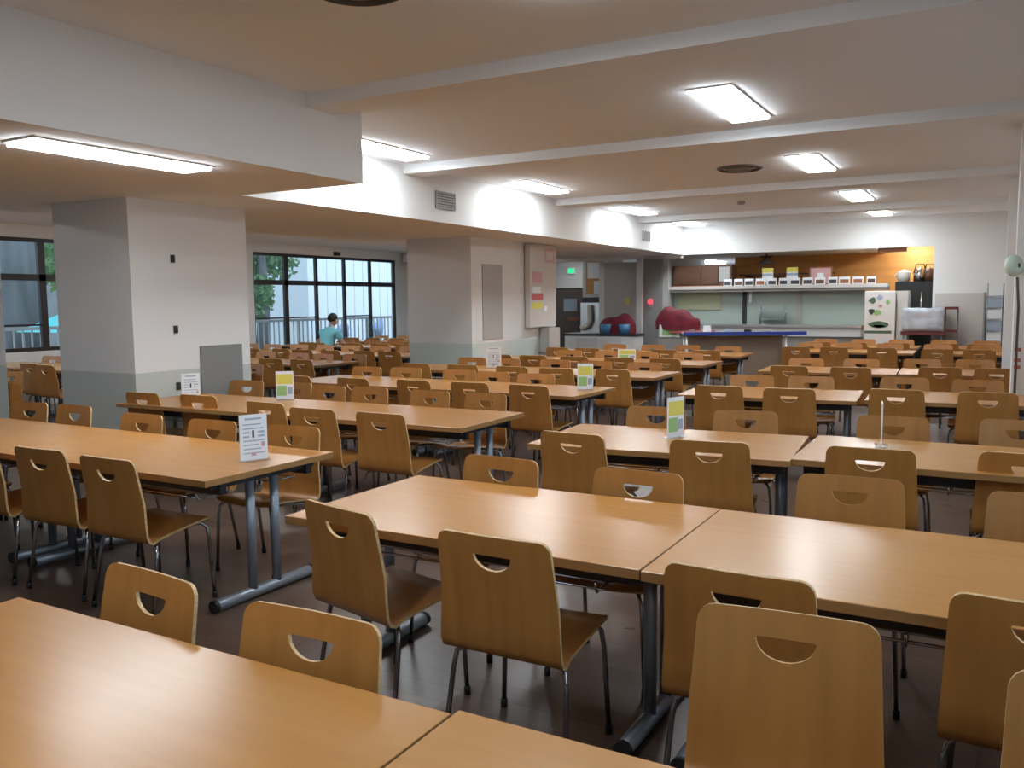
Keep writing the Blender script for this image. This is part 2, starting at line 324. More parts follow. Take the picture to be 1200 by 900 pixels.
# ---------------------------------------------------------------- the plywood chair
PROF = [(.210, .408), (.190, .424), (.10, .419), (-.03, .402), (-.12, .387), (-.160, .380), (-.184, .389), (-.198, .42), (-.206, .49), (-.2125, .57)]
TOPL = math.hypot(.0375, .23)
def chair_meshes(hires=True):
    TH = .0115; NC = 9
    def hw(z): return .225 - .019 * min(1, max(0, (z - .42) / .36))
    rows = [];
    def pnorm(i):
        a = PROF[max(i - 1, 0)]; b = PROF[min(i + 1, len(PROF) - 1)] if i < len(PROF) - 1 else (-.2125 - .00375, .57 + .023)
        d = Vector((0, b[0] - a[0], b[1] - a[1])).normalized(); return Vector((0, -d.z, d.y)) * -1
    def sheet(pts, faces, loops, name):
        """pts: (co, normal); loops: boundary vertex loops -> edge faces"""
        m = MB(); n = len(pts)
        vs = [c + nn * TH / 2 for c, nn in pts] + [c - nn * TH / 2 for c, nn in pts]
        fs = [tuple(f) for f in faces] + [tuple(n + i for i in reversed(f)) for f in faces]
        m.add(vs, fs, 0, True)
        ev = []; ef = []
        for lp in loops:
            k0 = len(ev); L = len(lp)
            for i in lp: ev += [vs[i], vs[i + n]]
            for j in range(L): a = k0 + 2 * j; b = k0 + 2 * ((j + 1) % L); ef.append((a, a + 1, b + 1, b))
        m.add(ev, ef, 1, False)
        me = m.mesh(name, ['chair_ply', 'ply_edge']); bm = bmesh.new(); bm.from_mesh(me)
        bmesh.ops.recalc_face_normals(bm, faces=[f for f in bm.faces]); bm.to_mesh(me); bm.free(); return me
    # seat: rows 0..4
    pts = []; faces = []
    for i in range(5):
        for k in range(NC):
            u = k / (NC - 1) * 2 - 1; hwid = .218 if i >= 2 else (.198 if i == 0 else .214)
            y, z = PROF[i]; pts.append((Vector((u * hwid, y - (.022 * u * u if i == 0 else 0), z + .006 * u * u)), pnorm(i)))
    for i in range(4):
        for k in range(NC - 1): a = i * NC + k; faces.append((a, a + 1, a + NC + 1, a + NC))
    loop = list(range(NC)) + [i * NC + NC - 1 for i in range(1, 5)] + [4 * NC + k for k in reversed(range(NC - 1))] + [i * NC for i in (3, 2, 1)]
    seat = sheet(pts, faces, [loop], 'seat')
    # backrest: rows 4..9 as a grid, then a ring patch round the hand slot
    pts = []; faces = []; R0 = 4; nr = len(PROF) - R0
    for i in range(R0, len(PROF)):
        y, z = PROF[i]; cur = max(0, (z - .42)) * 1.9
        for k in range(NC):
            u = k / (NC - 1) * 2 - 1; x = u * (hw(z) if i > R0 else .218)
            pts.append((Vector((x, y + min(cur, .28) * x * x, z + (.006 * u * u if i == R0 else 0))), pnorm(i)))
    for i in range(nr - 1):
        for k in range(NC - 1): a = i * NC + k; faces.append((a, a + 1, a + NC + 1, a + NC))
    nrm = Vector((0, .23, .0375)).normalized()
    def up(x, s):
        t = s / TOPL; z = .57 + .23 * t; y = -.2125 - .0375 * t
        return (Vector((x, y + .28 * x * x * min(1, .4 + .6 * 1), z)), nrm)
    # outer outline (skip the bottom row, which is shared)
    W1 = hw(.80); r = .038; outer = []
    for s in (.05, .10, .14, TOPL - r): outer.append((hw(.57 + .23 * s / TOPL), s))
    for k in range(1, 5): a = PI / 2 * k / 4; outer.append((W1 - r + r * math.cos(a), TOPL - r + r * math.sin(a)))
    for q in (.5, .25, 0, -.25, -.5): outer.append((q * (W1 - r) * 1.4, TOPL))
    for k in range(4, 0, -1): a = PI / 2 * k / 4; outer.append((-(W1 - r + r * math.cos(a)), TOPL - r + r * math.sin(a)))
    for s in (TOPL - r, .14, .10, .05): outer.append((-hw(.57 + .23 * s / TOPL), s))
    base = (nr - 1) * NC; bottom = [(pts[base + k][0].x, 0) for k in range(NC)]
    ring = bottom + outer; idx_out = [base + k for k in range(NC)] + [None] * len(outer)
    hc = (0, TOPL - .083); hwid, htop, hbot = .070, .019, .036
    def holept(dx, dy):
        L = math.hypot(dx, dy); dx /= L; dy /= L; best = 9
        if dy > 0: best = min(best, htop / dy)
        # lower half-ellipse centred on (0, htop)
        A = (dx / hwid) ** 2 + (dy / (htop + hbot)) ** 2; Bq = -2 * dy * htop / (htop + hbot) ** 2; C = (htop / (htop + hbot)) ** 2 - 1
        best = min(best, (-Bq + math.sqrt(Bq * Bq - 4 * A * C)) / (2 * A)); return dx * best, dy * best
    for j, (x, s) in enumerate(ring):
        if idx_out[j] is None: idx_out[j] = len(pts); pts.append(up(x, s))
    prev = idx_out; hole = []
    for t in ((.45, .8, 1) if hires else (1,)):
        cur = []
        for (x, s) in ring:
            hx, hy = holept(x - hc[0], s - hc[1]); hx += hc[0]; hy += hc[1]
            cur.append(len(pts)); pts.append(up(x + (hx - x) * t, s + (hy - s) * t))
        for j in range(len(ring)):
            k = (j + 1) % len(ring); faces.append((prev[j], prev[k], cur[k], cur[j]))
        prev = cur
    hole = prev
    loop = [k for k in reversed(range(NC))] + [i * NC for i in range(1, nr)] + idx_out[:NC - 1:-1] + [i * NC + NC - 1 for i in range(nr - 1, 0, -1)]
    back = sheet(pts, faces, [loop, hole], 'backrest')
    return seat, back
SEAT, BACKREST = chair_meshes()
def leg_mesh(sx, front):
    if front: path = [(sx * .14, .02, .388), (sx * .155, .14, .402), (sx * .175, .17, .402), (sx * .192, .185, .38), (sx * .20, .19, .32), (sx * .215, .20, .02)]
    else: path = [(sx * .14, .02, .388), (sx * .15, -.09, .372), (sx * .18, -.12, .366), (sx * .205, -.135, .35), (sx * .214, -.142, .30), (sx * .228, -.19, .02)]
    return MB().tube(path, .0095, 8).mesh('leg', 'dark_chrome'), MB().lathe([(0, 0), (.013, 0), (.0135, .03), (.0095, .034)], path[-1][:2] + (0,), 10).mesh('foot_cap', 'black_plastic')
LEGS = [leg_mesh(sx, fr) for fr in (True, False) for sx in (-1, 1)]
fm = MB()
for sx in (-1, 1): fm.tube([(sx * .14, .13, .403), (sx * .14, -.09, .375)], .011, 8)
fm.tube([(-.14, .08, .396), (.14, .08, .396)], .009, 8).tube([(-.14, -.06, .378), (.14, -.06, .378)], .009, 8)
FRAME = fm.mesh('seat_frame', 'dark_chrome')
# a light version for chairs too far away to show their parts: all the same pieces in one mesh
def joined(meshes, name):
    bm = bmesh.new(); mats = []
    me = bpy.data.meshes.new(name)
    for m in meshes:
        k = len(bm.faces); bm.from_mesh(m); bm.faces.ensure_lookup_table(); mp = []
        for q in m.materials:
            if q not in mats: mats.append(q)
            mp.append(mats.index(q))
        for f in bm.faces[k:]: f.material_index = mp[f.material_index]
    bm.to_mesh(me); bm.free()
    for q in mats: me.materials.append(q)
    return me
FAR = joined([*chair_meshes(False), FRAME] + [l for l, c in LEGS], 'chair_far')
CHAIR_GROUP = 'plywood chairs at the dining tables'
proto = None
def chair(x, y, a, label):
    """x, y: middle of the seat on the floor; a: yaw, 0 = facing +Y (away from the camera)"""
    global proto
    if math.hypot(x, y) > 10.5:
        o = bpy.data.objects.new('dining_chair', FAR); COL.objects.link(o); o.location = (x, y, 0); o.rotation_euler = (0, 0, a)
        return tag(o, label, 'chair', CHAIR_GROUP)
    if proto: return dup(proto, (x, y, 0), a, label)
    t = thing('dining_chair', label, 'chair', (x, y, 0), a, CHAIR_GROUP)
    part('backrest', BACKREST, t); part('seat', SEAT, t); part('seat_frame', FRAME, t)
    for l, c in LEGS: part('foot_cap', c, part('leg', l, t))
    proto = t; return t
def settle(x, y): return x * .9735, y - min(y * .0265, .25)
def near_chair(x, ytop, yaw, label): a = math.radians(yaw); x, ytop = settle(x, ytop); return chair(x - math.sin(a) * .25, ytop + math.cos(a) * .25, a, label)
def far_chair(x, ytop, yaw, label): a = math.radians(yaw); x, ytop = settle(x, ytop); return chair(x + math.sin(a) * .25, ytop - math.cos(a) * .25, a + PI, label)

# ---------------------------------------------------------------- the tables
TBL = {}
def table(xc, yc, rot, length, label, legm='grey_steel'):
    key = (length,)
    if key in TBL: return dup(TBL[key], (xc, yc, 0), math.radians(rot), label)
    t = thing('dining_table', label, 'table', (xc, yc, 0), math.radians(rot), 'wood-topped dining tables'); h = length / 2
    me = MB().box(-h + .002, h - .002, -.45, .45, .666, .70, bevel=.003)
    o = me.obj('tabletop', ['table_wood', 'table_edge'], t)
    for p in o.data.polygons:
        if abs(p.normal.z) < .5: p.material_index = 1
    for s in (-1, 1):
        B(-h + .05, h - .05, s * .30 - .02, s * .30 + .02, .60, .666).obj('apron', 'black_steel', t)
        for sy in (-1, 1):
            MB().tube([(s * (h - .10), sy * .085, .05), (s * (h - .10), sy * .085, .66)], .0245, 12).obj('leg', 'grey_steel', t)
        ft = MB().tube([(s * (h - .10), -.33, .034), (s * (h - .10), .33, .034)], .03, 12).obj('foot', 'grey_steel', t)
        for sy in (-1, 1): MB().tube([(s * (h - .10), sy * .33, .034), (s * (h - .10), sy * .352, .034)], .032, 12).obj('end_cap', 'black_plastic', ft)
        B(s * (h - .10) - .03, s * (h - .10) + .03, -.36, .36, .63, .666).obj('cross_bracket', 'black_steel', t)
    for s in (-1, 1):
        rk = MB()
        for y in (.16, .235, .31): rk.tube([(-h + .18, s * y, .565), (h - .18, s * y, .565)], .005, 6)
        for x in (-h + .2, 0, h - .2): rk.tube([(x, s * .13, .61), (x, s * .14, .568), (x, s * .33, .56), (x, s * .345, .60)], .005, 6)
        rk.obj('shelf_rack', 'chrome', t)
    TBL[key] = t
    return t
J = lambda s: rnd.uniform(-s, s)
# right-hand block: (left table, right table) centres per row
RROWS = [((-1.685, .955, 0), (-.1885, .975, 0)), ((-1.682, 2.92, -.2), (-.1865, 2.91, 0)), ((-1.68, 4.93, 4.2), (-.176, 5.06, .5)), ((-1.74, 7.86, 3.7), (-.2, 8.08, 2.5)), ((-1.70, 10.68, 3), (-.2, 10.85, 2)), ((-1.95, 14.75, 1), (-.2, 14.8, 0)), ((-2.0, 16.35, 0), (-.25, 16.35, 0))]
for i, (a, b) in enumerate(RROWS):
    if i == 0:
        table(*a, 1.495, 'wood-topped table nearest the camera, filling the bottom left corner'); table(*b, 1.495, 'wood-topped table at the bottom edge, right of the nearest one'); continue
    table(*a, 1.75 if i > 4 else 1.495, 'wood-topped table of the %s right-hand row, on the aisle' % ORD[i]); table(*b, 1.495, 'wood-topped table of the %s right-hand row, near the right wall' % ORD[i])
LROWS = [(3.25, -3.24, -.7), (5.22, -3.08, .8), (7.3, -3.2, -1.5), (9.29, -3.2, 0), (11.26, -3.25, 0), (13.2, -3.3, 0)]
for i, (yc, xe, rot) in enumerate(LROWS):
    c, s = math.cos(math.radians(rot)), math.sin(math.radians(rot))
    for k, nm in ((0, 'on the aisle'), (1, 'away from the aisle')):
        d = .875 + 1.75 * k
        table(xe - d * c, yc - (d - .875) * s, rot, 1.75, 'wood-topped table of the %s left-hand row, %s' % (ORD[i], nm))

# chairs of the right block: near side (backs to the camera), far side (facing the camera)
def rl(side, row, k): return 'plywood chair on %s side of %s right-hand table row, %s from the aisle' % (side, ORD[row], ORD[k])
far_chair(-2.06, 1.58, -5, 'small-looking plywood chair with slot, behind the nearest tabletop, farthest left')
far_chair(-1.44, 1.555, 2, 'plywood chair with slot behind the nearest tabletop, right of another')
far_chair(-.415, 2.09, 5, 'largest plywood chair, its pale grained front towards the camera, lower right')
far_chair(.262, 2.0, 3, 'plywood chair cut off by the lower right edge of the photo')
near_chair(-2.125, 2.42, -13, 'plywood chair with its back to us at the aisle end of second row')
near_chair(-1.40, 2.335, 0, 'plywood chair with its whole back and legs visible, center foreground')
near_chair(-.605, 2.335, -1, 'plywood chair half hidden behind the largest chair')
near_chair(.135, 2.43, -1, 'plywood chair with its dark back at the right edge, beside largest chair')
for k, (x, y, a) in enumerate(((-2.08, 3.60, -3), (-1.365, 3.585, -2), (-.515, 3.86, 3), (.21, 3.83, 2))): far_chair(x, y, a, rl('far', 1, k))
for k, (x, y, a) in enumerate(((-2.115, 4.44, -5), (-1.32, 4.50, 8), (-.53, 4.64, 3), (.165, 4.80, 4))): near_chair(x, y, a, rl('near', 2, k))
for k, (x, y, a) in enumerate(((-2.09, 5.83, 4), (-1.47, 5.88, 8), (-.55, 5.98, 3), (.15, 6.12, 4))): far_chair(x, y, a, rl('far', 2, k))
for k, (x, y, a) in enumerate(((-2.12, 7.49, 3), (-1.51, 7.49, 8), (-.70, 7.76, -2), (-.03, 7.80, 2))): near_chair(x, y, a, rl('near', 3, k))
for k, (x, y, a) in enumerate(((-2.12, 8.72, 5), (-1.56, 8.78, 6), (-.74, 9.0, 5), (-.12, 8.98, 0))): far_chair(x, y, a, rl('far', 3, k))
for k, (x, y, a) in enumerate(((-2.04, 10.05, -4), (-1.38, 10.08, 4), (-.51, 10.42, 4), (.03, 10.5, 3))): near_chair(x, y, a, rl('near', 4, k))
for k, (x, y, a) in enumerate(((-2.1, 11.4, 3), (-1.45, 11.5, -3), (-.78, 11.75, 3), (-.2, 11.85, 0))): far_chair(x, y, a, rl('far', 4, k))
for row, yn, yf in ((5, 14.1, 15.45), (6, 15.75, 17.0)):
    for k, x in enumerate((-2.75, -2.15, -1.5, -.75, -.15)):
        near_chair(x + J(.06), yn + J(.06), J(6), rl('near', row, k)); far_chair(x + J(.06), yf + J(.04), J(6), rl('far', row, k))
# left block
def ll(side, row, k): return 'plywood chair on %s side of %s left-hand table row, %s from the aisle' % (side, ORD[row], ORD[k])
LC = [([(-3.85, 2.69, 0), (-4.44, 2.71, 2), (-5.05, 2.70, 0), (-5.7, 2.72, 2)], [(-3.78, 3.96, 2), (-4.46, 3.93, 2), (-5.17, 3.94, 0), (-6.12, 4.07, -1), (-6.65, 4.04, 5)]),
      ([(-3.69, 4.68, 0), (-4.31, 4.68, 2), (-4.92, 4.82, -3), (-5.83, 4.96, 2), (-6.46, 4.90, 1)], [(-3.68, 6.12, -6), (-4.23, 6.10, -4), (-4.90, 6.12, -3), (-5.35, 6.08, -3), (-5.88, 6.20, -1), (-6.5, 6.17, 5)]),
      ([(-3.69, 6.85, -4), (-4.33, 6.86, -1), (-4.97, 6.84, -4), (-5.68, 6.78, -3), (-6.42, 6.76, -5)], [(-4.20, 8.0, 5), (-4.75, 8.05, -3), (-5.25, 8.15, 3), (-6.01, 8.17, 4), (-6.54, 8.11, 2)]),
      ([(-3.69, 8.82, -4), (-4.35, 8.75, 2), (-4.95, 8.78, 0), (-5.65, 8.8, 3), (-6.3, 8.75, -3)], [(-3.75, 10.0, 4), (-4.4, 10.02, -2), (-5.0, 10.05, 3), (-5.7, 10.0, -3), (-6.25, 10.0, 2)]),
      ([(-3.75, 10.7, -3), (-4.4, 10.72, 3), (-5.05, 10.68, 0), (-5.7, 10.7, 4), (-6.25, 10.7, -4)], [(-3.85, 11.98, 5), (-4.5, 11.97, -5), (-5.1, 12.0, 3), (-5.75, 12.0, 0)]),
      ([(-3.8, 12.65, 4), (-4.45, 12.62, -3), (-5.1, 12.65, 0), (-5.75, 12.62, 3), (-6.3, 12.65, -2)], [(-3.8, 13.9, 2), (-4.5, 13.95, -4), (-5.1, 13.92, 0), (-5.8, 13.9, 3)])]
for i, (nn, ff) in enumerate(LC):
    for k, c in enumerate(nn): near_chair(*c, ll('near', i, k))
    for k, c in enumerate(ff): far_chair(*c, ll('far', i, k))
# window side: rows between the columns and the windows
blocks = [(-8.85, 'inner'), (-10.65, 'middle'), (-12.2, 'window-end')]
PERSON = (-11.17, 12.6)
ZR = [3.3, 5.25, 7.3, 9.3, 11.3, 13.3, 15.3]
for i, yc in enumerate(ZR):
    n = [0, 0]
    for xb, nm in blocks:
        if yc < 6 and xb > -9.9: continue
        table(xb - .05, yc, J(.8), 1.2 if nm == 'window-end' else 1.75, 'wood-topped table of the %s window-side row, %s' % (ORD[i], {'middle': 'in the middle of the row', 'inner': 'nearest the columns', 'window-end': 'next to the windows'}[nm]))
        for dx in ((.3, -.3) if nm == 'window-end' else (.58, 0, -.58)):
            for sd in (0, 1):
                mine = i == 5 and sd == 0 and nm == 'middle' and dx < -.1
                if rnd.random() < .06 and yc > 8 and not mine: continue
                lb = 'plywood chair on %s side of %s window-side table row, %s from the column side' % (('near', 'far')[sd], ORD[i], ORD[n[sd]]); n[sd] += 1
                if mine: chair(*PERSON, 0, lb)
                elif sd == 0:
                    near_chair(xb + dx + J(.05), yc - .56 + J(.05), J(6), lb)
                else: far_chair(xb + dx + J(.05), yc + .66 + J(.05), J(6), lb)

# ---------------------------------------------------------------- menu cards standing on the tables
def menu(x, y, a, kind, label, wd=.15, hg=.25):
    t = thing('menu_stand', label, 'menu stand', (x, y, .7), math.radians(a), 'menu cards standing on the tables'); h = wd / 2
    B(-h, h, -.035, .035, 0, .006).obj('base', 'clear_acrylic', t)
    m = MB().box(-h, h, -.003, .003, .006, hg)
    for sy in (-1, 1):
        y0, y1 = (.003, .0036) if sy > 0 else (-.0036, -.003)
        if kind == 'text':
            m.box(-h * .6, h * .6, y0, y1, hg - .028, hg - .018, 1)
            for r in range(8): 
                z = .04 + r * .022
                if r in (4, 5): m.box(-h * .75, -h * .3, y0, y1, z, z + .008, 1).box(h * .3, h * .8, y0, y1, z, z + .010, 1)
                else: m.box(-h * .75, h * (.75 - .2 * (r % 3)), y0, y1, z, z + .006, 1)
            m.box(-.008, .004, y0, y1, .125, .165, 2).box(h * .55, h * .8, y0, y1, .075, .10, 3).box(-h * .2, h * .15, y0, y1, .028, .04, 3)
        else:
            m.box(-h * .9, h * .9, y0, y1, hg * .55, hg * .9, 1).box(-h * .9, h * .2, y0, y1, hg * .15, hg * .5, 2).box(h * .3, h * .85, y0, y1, hg * .2, hg * .45, 3)
    m.obj('card', ['paper', 'print_blue', 'print_black', 'print_pink'] if kind == 'text' else ['paper', 'print_yellow', 'print_green', 'print_blue'], t)
menu(-3.44, 3.29, 66, 'text', 'white printed card standing at the end of first left-hand table')
menu(-6.0, 5.05, 60, 'text', 'pale card standing on the left-hand table before the square column')
menu(-5.4, 5.55, 40, 'colour', 'yellow and green card standing on the second left-hand table row')
menu(-3.36, 7.39, 32, 'colour', 'narrow blue and yellow card on the third left-hand table')
menu(-1.68, 5.02, 68, 'colour', 'green and yellow card standing on the third right-hand table row')
menu(-.54, 5.23, 97, 'text', 'white card seen edge-on, on the right-hand table near right wall')
menu(-5.55, 9.4, 15, 'text', 'blank-looking white card before the long column', .2, .27)
menu(-4.5, 11.3, 20, 'colour', 'pale green card lying low among the far left-hand chairs', .25, .16)

# ---------------------------------------------------------------- serving hatch and kitchen
ct = thing('serving_counter', 'long pale steel counter below the serving hatch shutters', 'counter', (-3.95, 17.75, 0))
B(-1.72, 1.72, -.12, .45, .98, 1.03).obj('countertop', 'stainless', ct); B(-1.70, 1.70, -.08, .42, .80, .98).obj('front_panel', 'light_grey', ct); B(-1.70, 1.70, -.02, .42, 0, .80).obj('base', 'vent_grey', ct)
sh = thing('serving_shutter', 'pale green panels closing the serving hatch between shelf and counter', 'shutter', (-4.1, 18.0, 1.03))
for x0, x1, m in ((-1.98, -.50, 'shutter_green'), (-.42, .60, 'shutter_green'), (.68, 1.86, 'shutter_green')): B(x0, x1, 0, .03, 0, .73).obj('panel', m, sh)
for x0, x1, m in ((-.50, -.42, 'black_steel'), (.60, .68, 'mid_grey')): B(x0, x1, -.03, .04, 0, .76).obj('post', m, sh)
B(-1.9, -.95, -.03, -.005, .3, .7).obj('cloth_panel', 'olive_board', sh)['label'] = 'olive green sheet hanging on the left panel'
B(-.36, -.30, -.06, -.03, .45, .72).obj('price_strip', 'paper', sh)
rk = thing('tray_rack', 'thin grey metal rack standing on the serving counter', 'rack', (-3.95, 17.82, 1.03))
f = MB()
for x in (-.25, .25):
    for y in (-.06, .10): f.tube([(x, y, 0), (x, y, .38)], .012, 6)
f.obj('frame', 'grey_steel', rk)
for z in (.1, .24): B(-.25, .25, -.06, .10, z, z + .014).obj('shelf', 'grey_steel', rk)
se = thing('display_shelf', 'long display shelf above the serving hatch carrying food cards', 'shelf', (-4.0, 17.8, 1.77))
B(-2.08, 2.2, -.12, .3, 0, .04).obj('board', 'olive_board', se); B(-2.08, 2.2, -.135, -.12, -.015, .05).obj('front_edge', 'beige_panel', se)
B(-2.08, 2.2, -.10, .28, -.07, 0).obj('under_rail', 'vent_grey', se)
x = -4.85; k = 0
while x < -1.95:
    wd = .15 + .06 * rnd.random(); k += 1
    t = MB().box(-wd / 2, wd / 2, -.006, .006, 0, .15).box(-wd * .4, wd * .4, -.008, -.006, .025, .10, 1).obj('food_card', ['paper', rnd.choice(['print_black', 'red_brown', 'print_blue', 'brown_wood'])])
    t.location = (x, 17.74, 1.81); t.rotation_euler = (-.1, 0, 0); tag(t, 'small framed dish picture on the display shelf, %s from the left' % ORD[k - 1], 'sign', 'food cards on the display shelf'); x += wd + .045
for x, lb in ((-4.07, 'yellow-topped sign on the hatch shelf, left one'), (-3.59, 'yellow-topped sign on the hatch shelf, right one')):
    t = thing('price_sign', lb, 'sign', (x, 17.86, 1.81), 0, 'yellow-topped signs'); B(-.11, .11, 0, .01, 0, .36).obj('board', 'paper', t); B(-.11, .11, -.004, 0, .27, .36).obj('header', 'print_yellow', t); B(-.11, .11, -.004, 0, .20, .25).obj('stripe', 'print_blue', t)
cb = thing('wall_cabinet', 'dark brown overhead cabinet at the left end of the hatch', 'cabinet', (-5.42, 17.85, 1.82))
B(-.64, .62, 0, .4, .02, .44).obj('body', 'brown_wood', cb)
for x0, x1 in ((-.60, -.03), (.0, .33)): B(x0, x1, -.02, 0, .05, .41).obj('door', 'brown_wood', cb)
B(.36, .58, -.02, 0, .10, .40).obj('pane', 'mid_grey', cb); B(-.64, .62, -.03, .4, -.0, .02).obj('bottom_board', 'red_brown', cb)
s2 = thing('upper_shelf', 'dark upper shelf with slim boards behind the food cards', 'shelf', (-4.0, 19.0, 2.06))
B(-.95, 1.0, 0, .3, 0, .03).obj('board', 'brown_wood', s2)
for x in (-.8, .85): B(x - .02, x + .02, .0, .59, -.06, 0).obj('bracket', 'brown_wood', s2)
fr = thing('framed_picture', 'pink framed picture leaning above the hatch shelf', 'picture', (-3.05, 17.9, 1.81)); B(-.22, .22, 0, .02, 0, .36).obj('frame', 'red_brown', fr); B(-.19, .19, -.004, 0, .03, .33).obj('print', 'print_pink', fr); B(-.06, .06, -.008, -.004, .08, .24).obj('label_card', 'paper', fr)
hl = thing('hanging_lamp', 'dark hanging bracket lamp in the kitchen above the shelf', 'lamp', (-4.2, 18.3, 2.38)); MB().tube([(0, 0, 0), (0, 0, .10)], .012, 6).obj('rod', 'black_steel', hl); MB().lathe([(.05, .02), (.16, -.10), (.15, -.12), (0, -.10)], n=14).obj('shade', 'vent_dark', hl); MB().tube([(-.12, 0, .04), (.12, 0, .04)], .02, 6).obj('arm', 'black_steel', hl)
bf = thing('black_fridge', 'tall black cabinet in the right end of the hatch', 'cabinet', (-1.36, 18.0, 0)); B(-.34, .32, 0, .6, 0, 1.85).obj('body', 'black_enamel', bf); B(-.32, .30, -.03, 0, .05, 1.80).obj('door', 'black_enamel', bf); MB().tube([(.12, -.05, 1.0), (.12, -.05, 1.65)], .012, 6).obj('handle', 'chrome', bf)
pt = thing('white_pot', 'white pot on the black cabinet', 'pot', (-1.57, 18.2, 1.85)); MB().lathe([(0, 0), (.1, 0), (.12, .16), (.11, .2), (.02, .23), (0, .24)], n=16).obj('body', 'white_enamel', pt); MB().tube([(-.11, 0, .05), (-.17, 0, .12), (-.11, 0, .17)], .012, 6).obj('handle', 'white_enamel', pt)
for x, r, lb in ((-1.30, .11, 'steel kettle on the black cabinet'), (-1.13, .10, 'dark pot on the black cabinet, rightmost')):
    k = thing('kettle', lb, 'kettle', (x, 18.25, 1.85)); MB().lathe([(0, 0), (r, 0), (r * 1.05, .14), (r * .6, .24), (0, .27)], n=16).obj('body', 'dark_chrome' if r > .105 else 'brown_wood', k); MB().tube([(-r, 0, .15), (-r * .6, 0, .33), (r * .6, 0, .33), (r, 0, .15)], .012, 6).obj('handle', 'black_plastic', k)
tag(B(-2.0, -1.5, 17.75, 17.8, 2.40, 2.55).obj('hatch_board', 'red_brown'), 'brown board hung under the bulkhead at the hatch right end', 'board')
# white fridge with pictures
fg = thing('white_fridge', 'white refrigerator with vegetable pictures on its front', 'refrigerator', (-1.84, 17.0, 0))
B(-.27, .25, 0, .5, 0, 1.67, bevel=.012).obj('body', 'white_enamel', fg); B(-.265, .245, -.035, -.003, .08, 1.65).obj('door', 'white_enamel', fg)
def sticker(pts, m):
    v = [(x, -.037, z) for x, z in pts] + [(x, -.040, z) for x, z in pts]; n = len(pts)
    MB().add(v, [tuple(range(n, 2 * n)), tuple(reversed(range(n)))] + [(i, (i + 1) % n, n + (i + 1) % n, n + i) for i in range(n)]).obj('sticker', m, fg)
def blob(cx, cz, rx, rz, m, n=10, j=.3): sticker([(cx + rx * (1 + J(j)) * math.cos(2 * PI * i / n), cz + rz * (1 + J(j)) * math.sin(2 * PI * i / n)) for i in range(n)], m)
blob(-.14, 1.50, .06, .06, 'print_dark_green'); blob(-.01, 1.55, .05, .05, 'print_blue'); blob(.12, 1.46, .035, .04, 'print_green'); blob(-.15, 1.30, .05, .05, 'print_black'); blob(-.04, 1.27, .06, .05, 'print_green'); blob(.0, 1.40, .04, .03, 'print_pink'); blob(-.02, 1.06, .19, .06, 'print_dark_green', 12, .15); blob(-.02, 1.03, .10, .03, 'paper', 10, .1)
B(-.26, .20, -.038, -.035, .90, .95).obj('sticker', 'print_dark_green', fg)
lk = thing('fridge_side_box', 'narrow light grey box added as the bright side of the refrigerator', 'cabinet', (-1.48, 17.1, 0)); B(-.10, .09, 0, .4, .0, 1.67).obj('body', 'light_grey', lk); B(-.09, .08, -.012, 0, .05, 1.63).obj('door', 'light_grey', lk); B(.05, .06, -.02, -.012, .9, 1.05).obj('handle', 'chrome', lk)  # added box in place of the lit side face of the fridge
# carts on the right
wc = thing('wrapped_cart', 'trolley box wrapped in bluish plastic film beside the fridge', 'cart', (-1.14, 17.25, 0))
bmw = bmesh.new(); bmesh.ops.create_cube(bmw, size=1); bmesh.ops.subdivide_edges(bmw, edges=bmw.edges[:], cuts=5, use_grid_fill=True)
for q in bmw.verts: q.co = Vector((q.co.x * .68, q.co.y * .38, q.co.z * .40 + 1.15)) + Vector((J(.012), J(.02), J(.012)))
MB().addbm(bmw, 0, True).obj('wrapped_box', 'wrap_plastic', wc); bmw.free()
B(-.36, .36, -.2, .2, .88, .94).obj('tray', 'maroon', wc)
for x in (-.31, .31):
    for y in (-.16, .16): MB().tube([(x, y, .07), (x, y, .88)], .014, 6).obj('leg', 'grey_steel', wc); MB().tube([(x - .015, y, .05), (x + .015, y, .05)], .05, 12).obj('wheel', 'black_plastic', wc)
hc = thing('frame_trolley', 'small trolley with dark red rails standing before the beige panel', 'trolley', (-.69, 17.2, 0))
for z in (.93, 1.33): B(-.11, .11, -.13, .13, z, z + .045).obj('rail', 'maroon', hc)
for x in (-.10, .10):
    for y in (-.12, .12): MB().tube([(x, y, .02), (x, y, 1.33)], .012, 6).obj('post', 'vent_dark', hc)
pp = thing('partition_panel', 'beige upright panel at the foot of the far grey wall', 'partition', (-.58, 17.52, 0)); B(-.40, .38, 0, .03, .03, 1.62).obj('sheet', 'beige_panel', pp); B(.38, .41, -.01, .05, 0, 1.63).obj('edge_post', 'vent_grey', pp); B(-.40, .38, -.01, .04, 0, .03).obj('foot_rail', 'vent_grey', pp)
nr = thing('leaflet_rack', 'bluish wire rack of leaflets in the far right corner', 'rack', (-.02, 17.45, 0))
f = MB()
for x in (-.12, .12): f.tube([(x, .05, 0), (x, .05, 1.78)], .01, 6)
f.obj('frame', 'grey_steel', nr)
for r in range(5):
    z = .75 + r * .2; B(-.12, .12, -.05, .05, z, z + .012).obj('tray', 'grey_steel', nr); B(-.11, .11, -.02, .01, z + .012, z + .17).obj('leaflet', 'print_blue' if r % 2 else 'paper', nr)
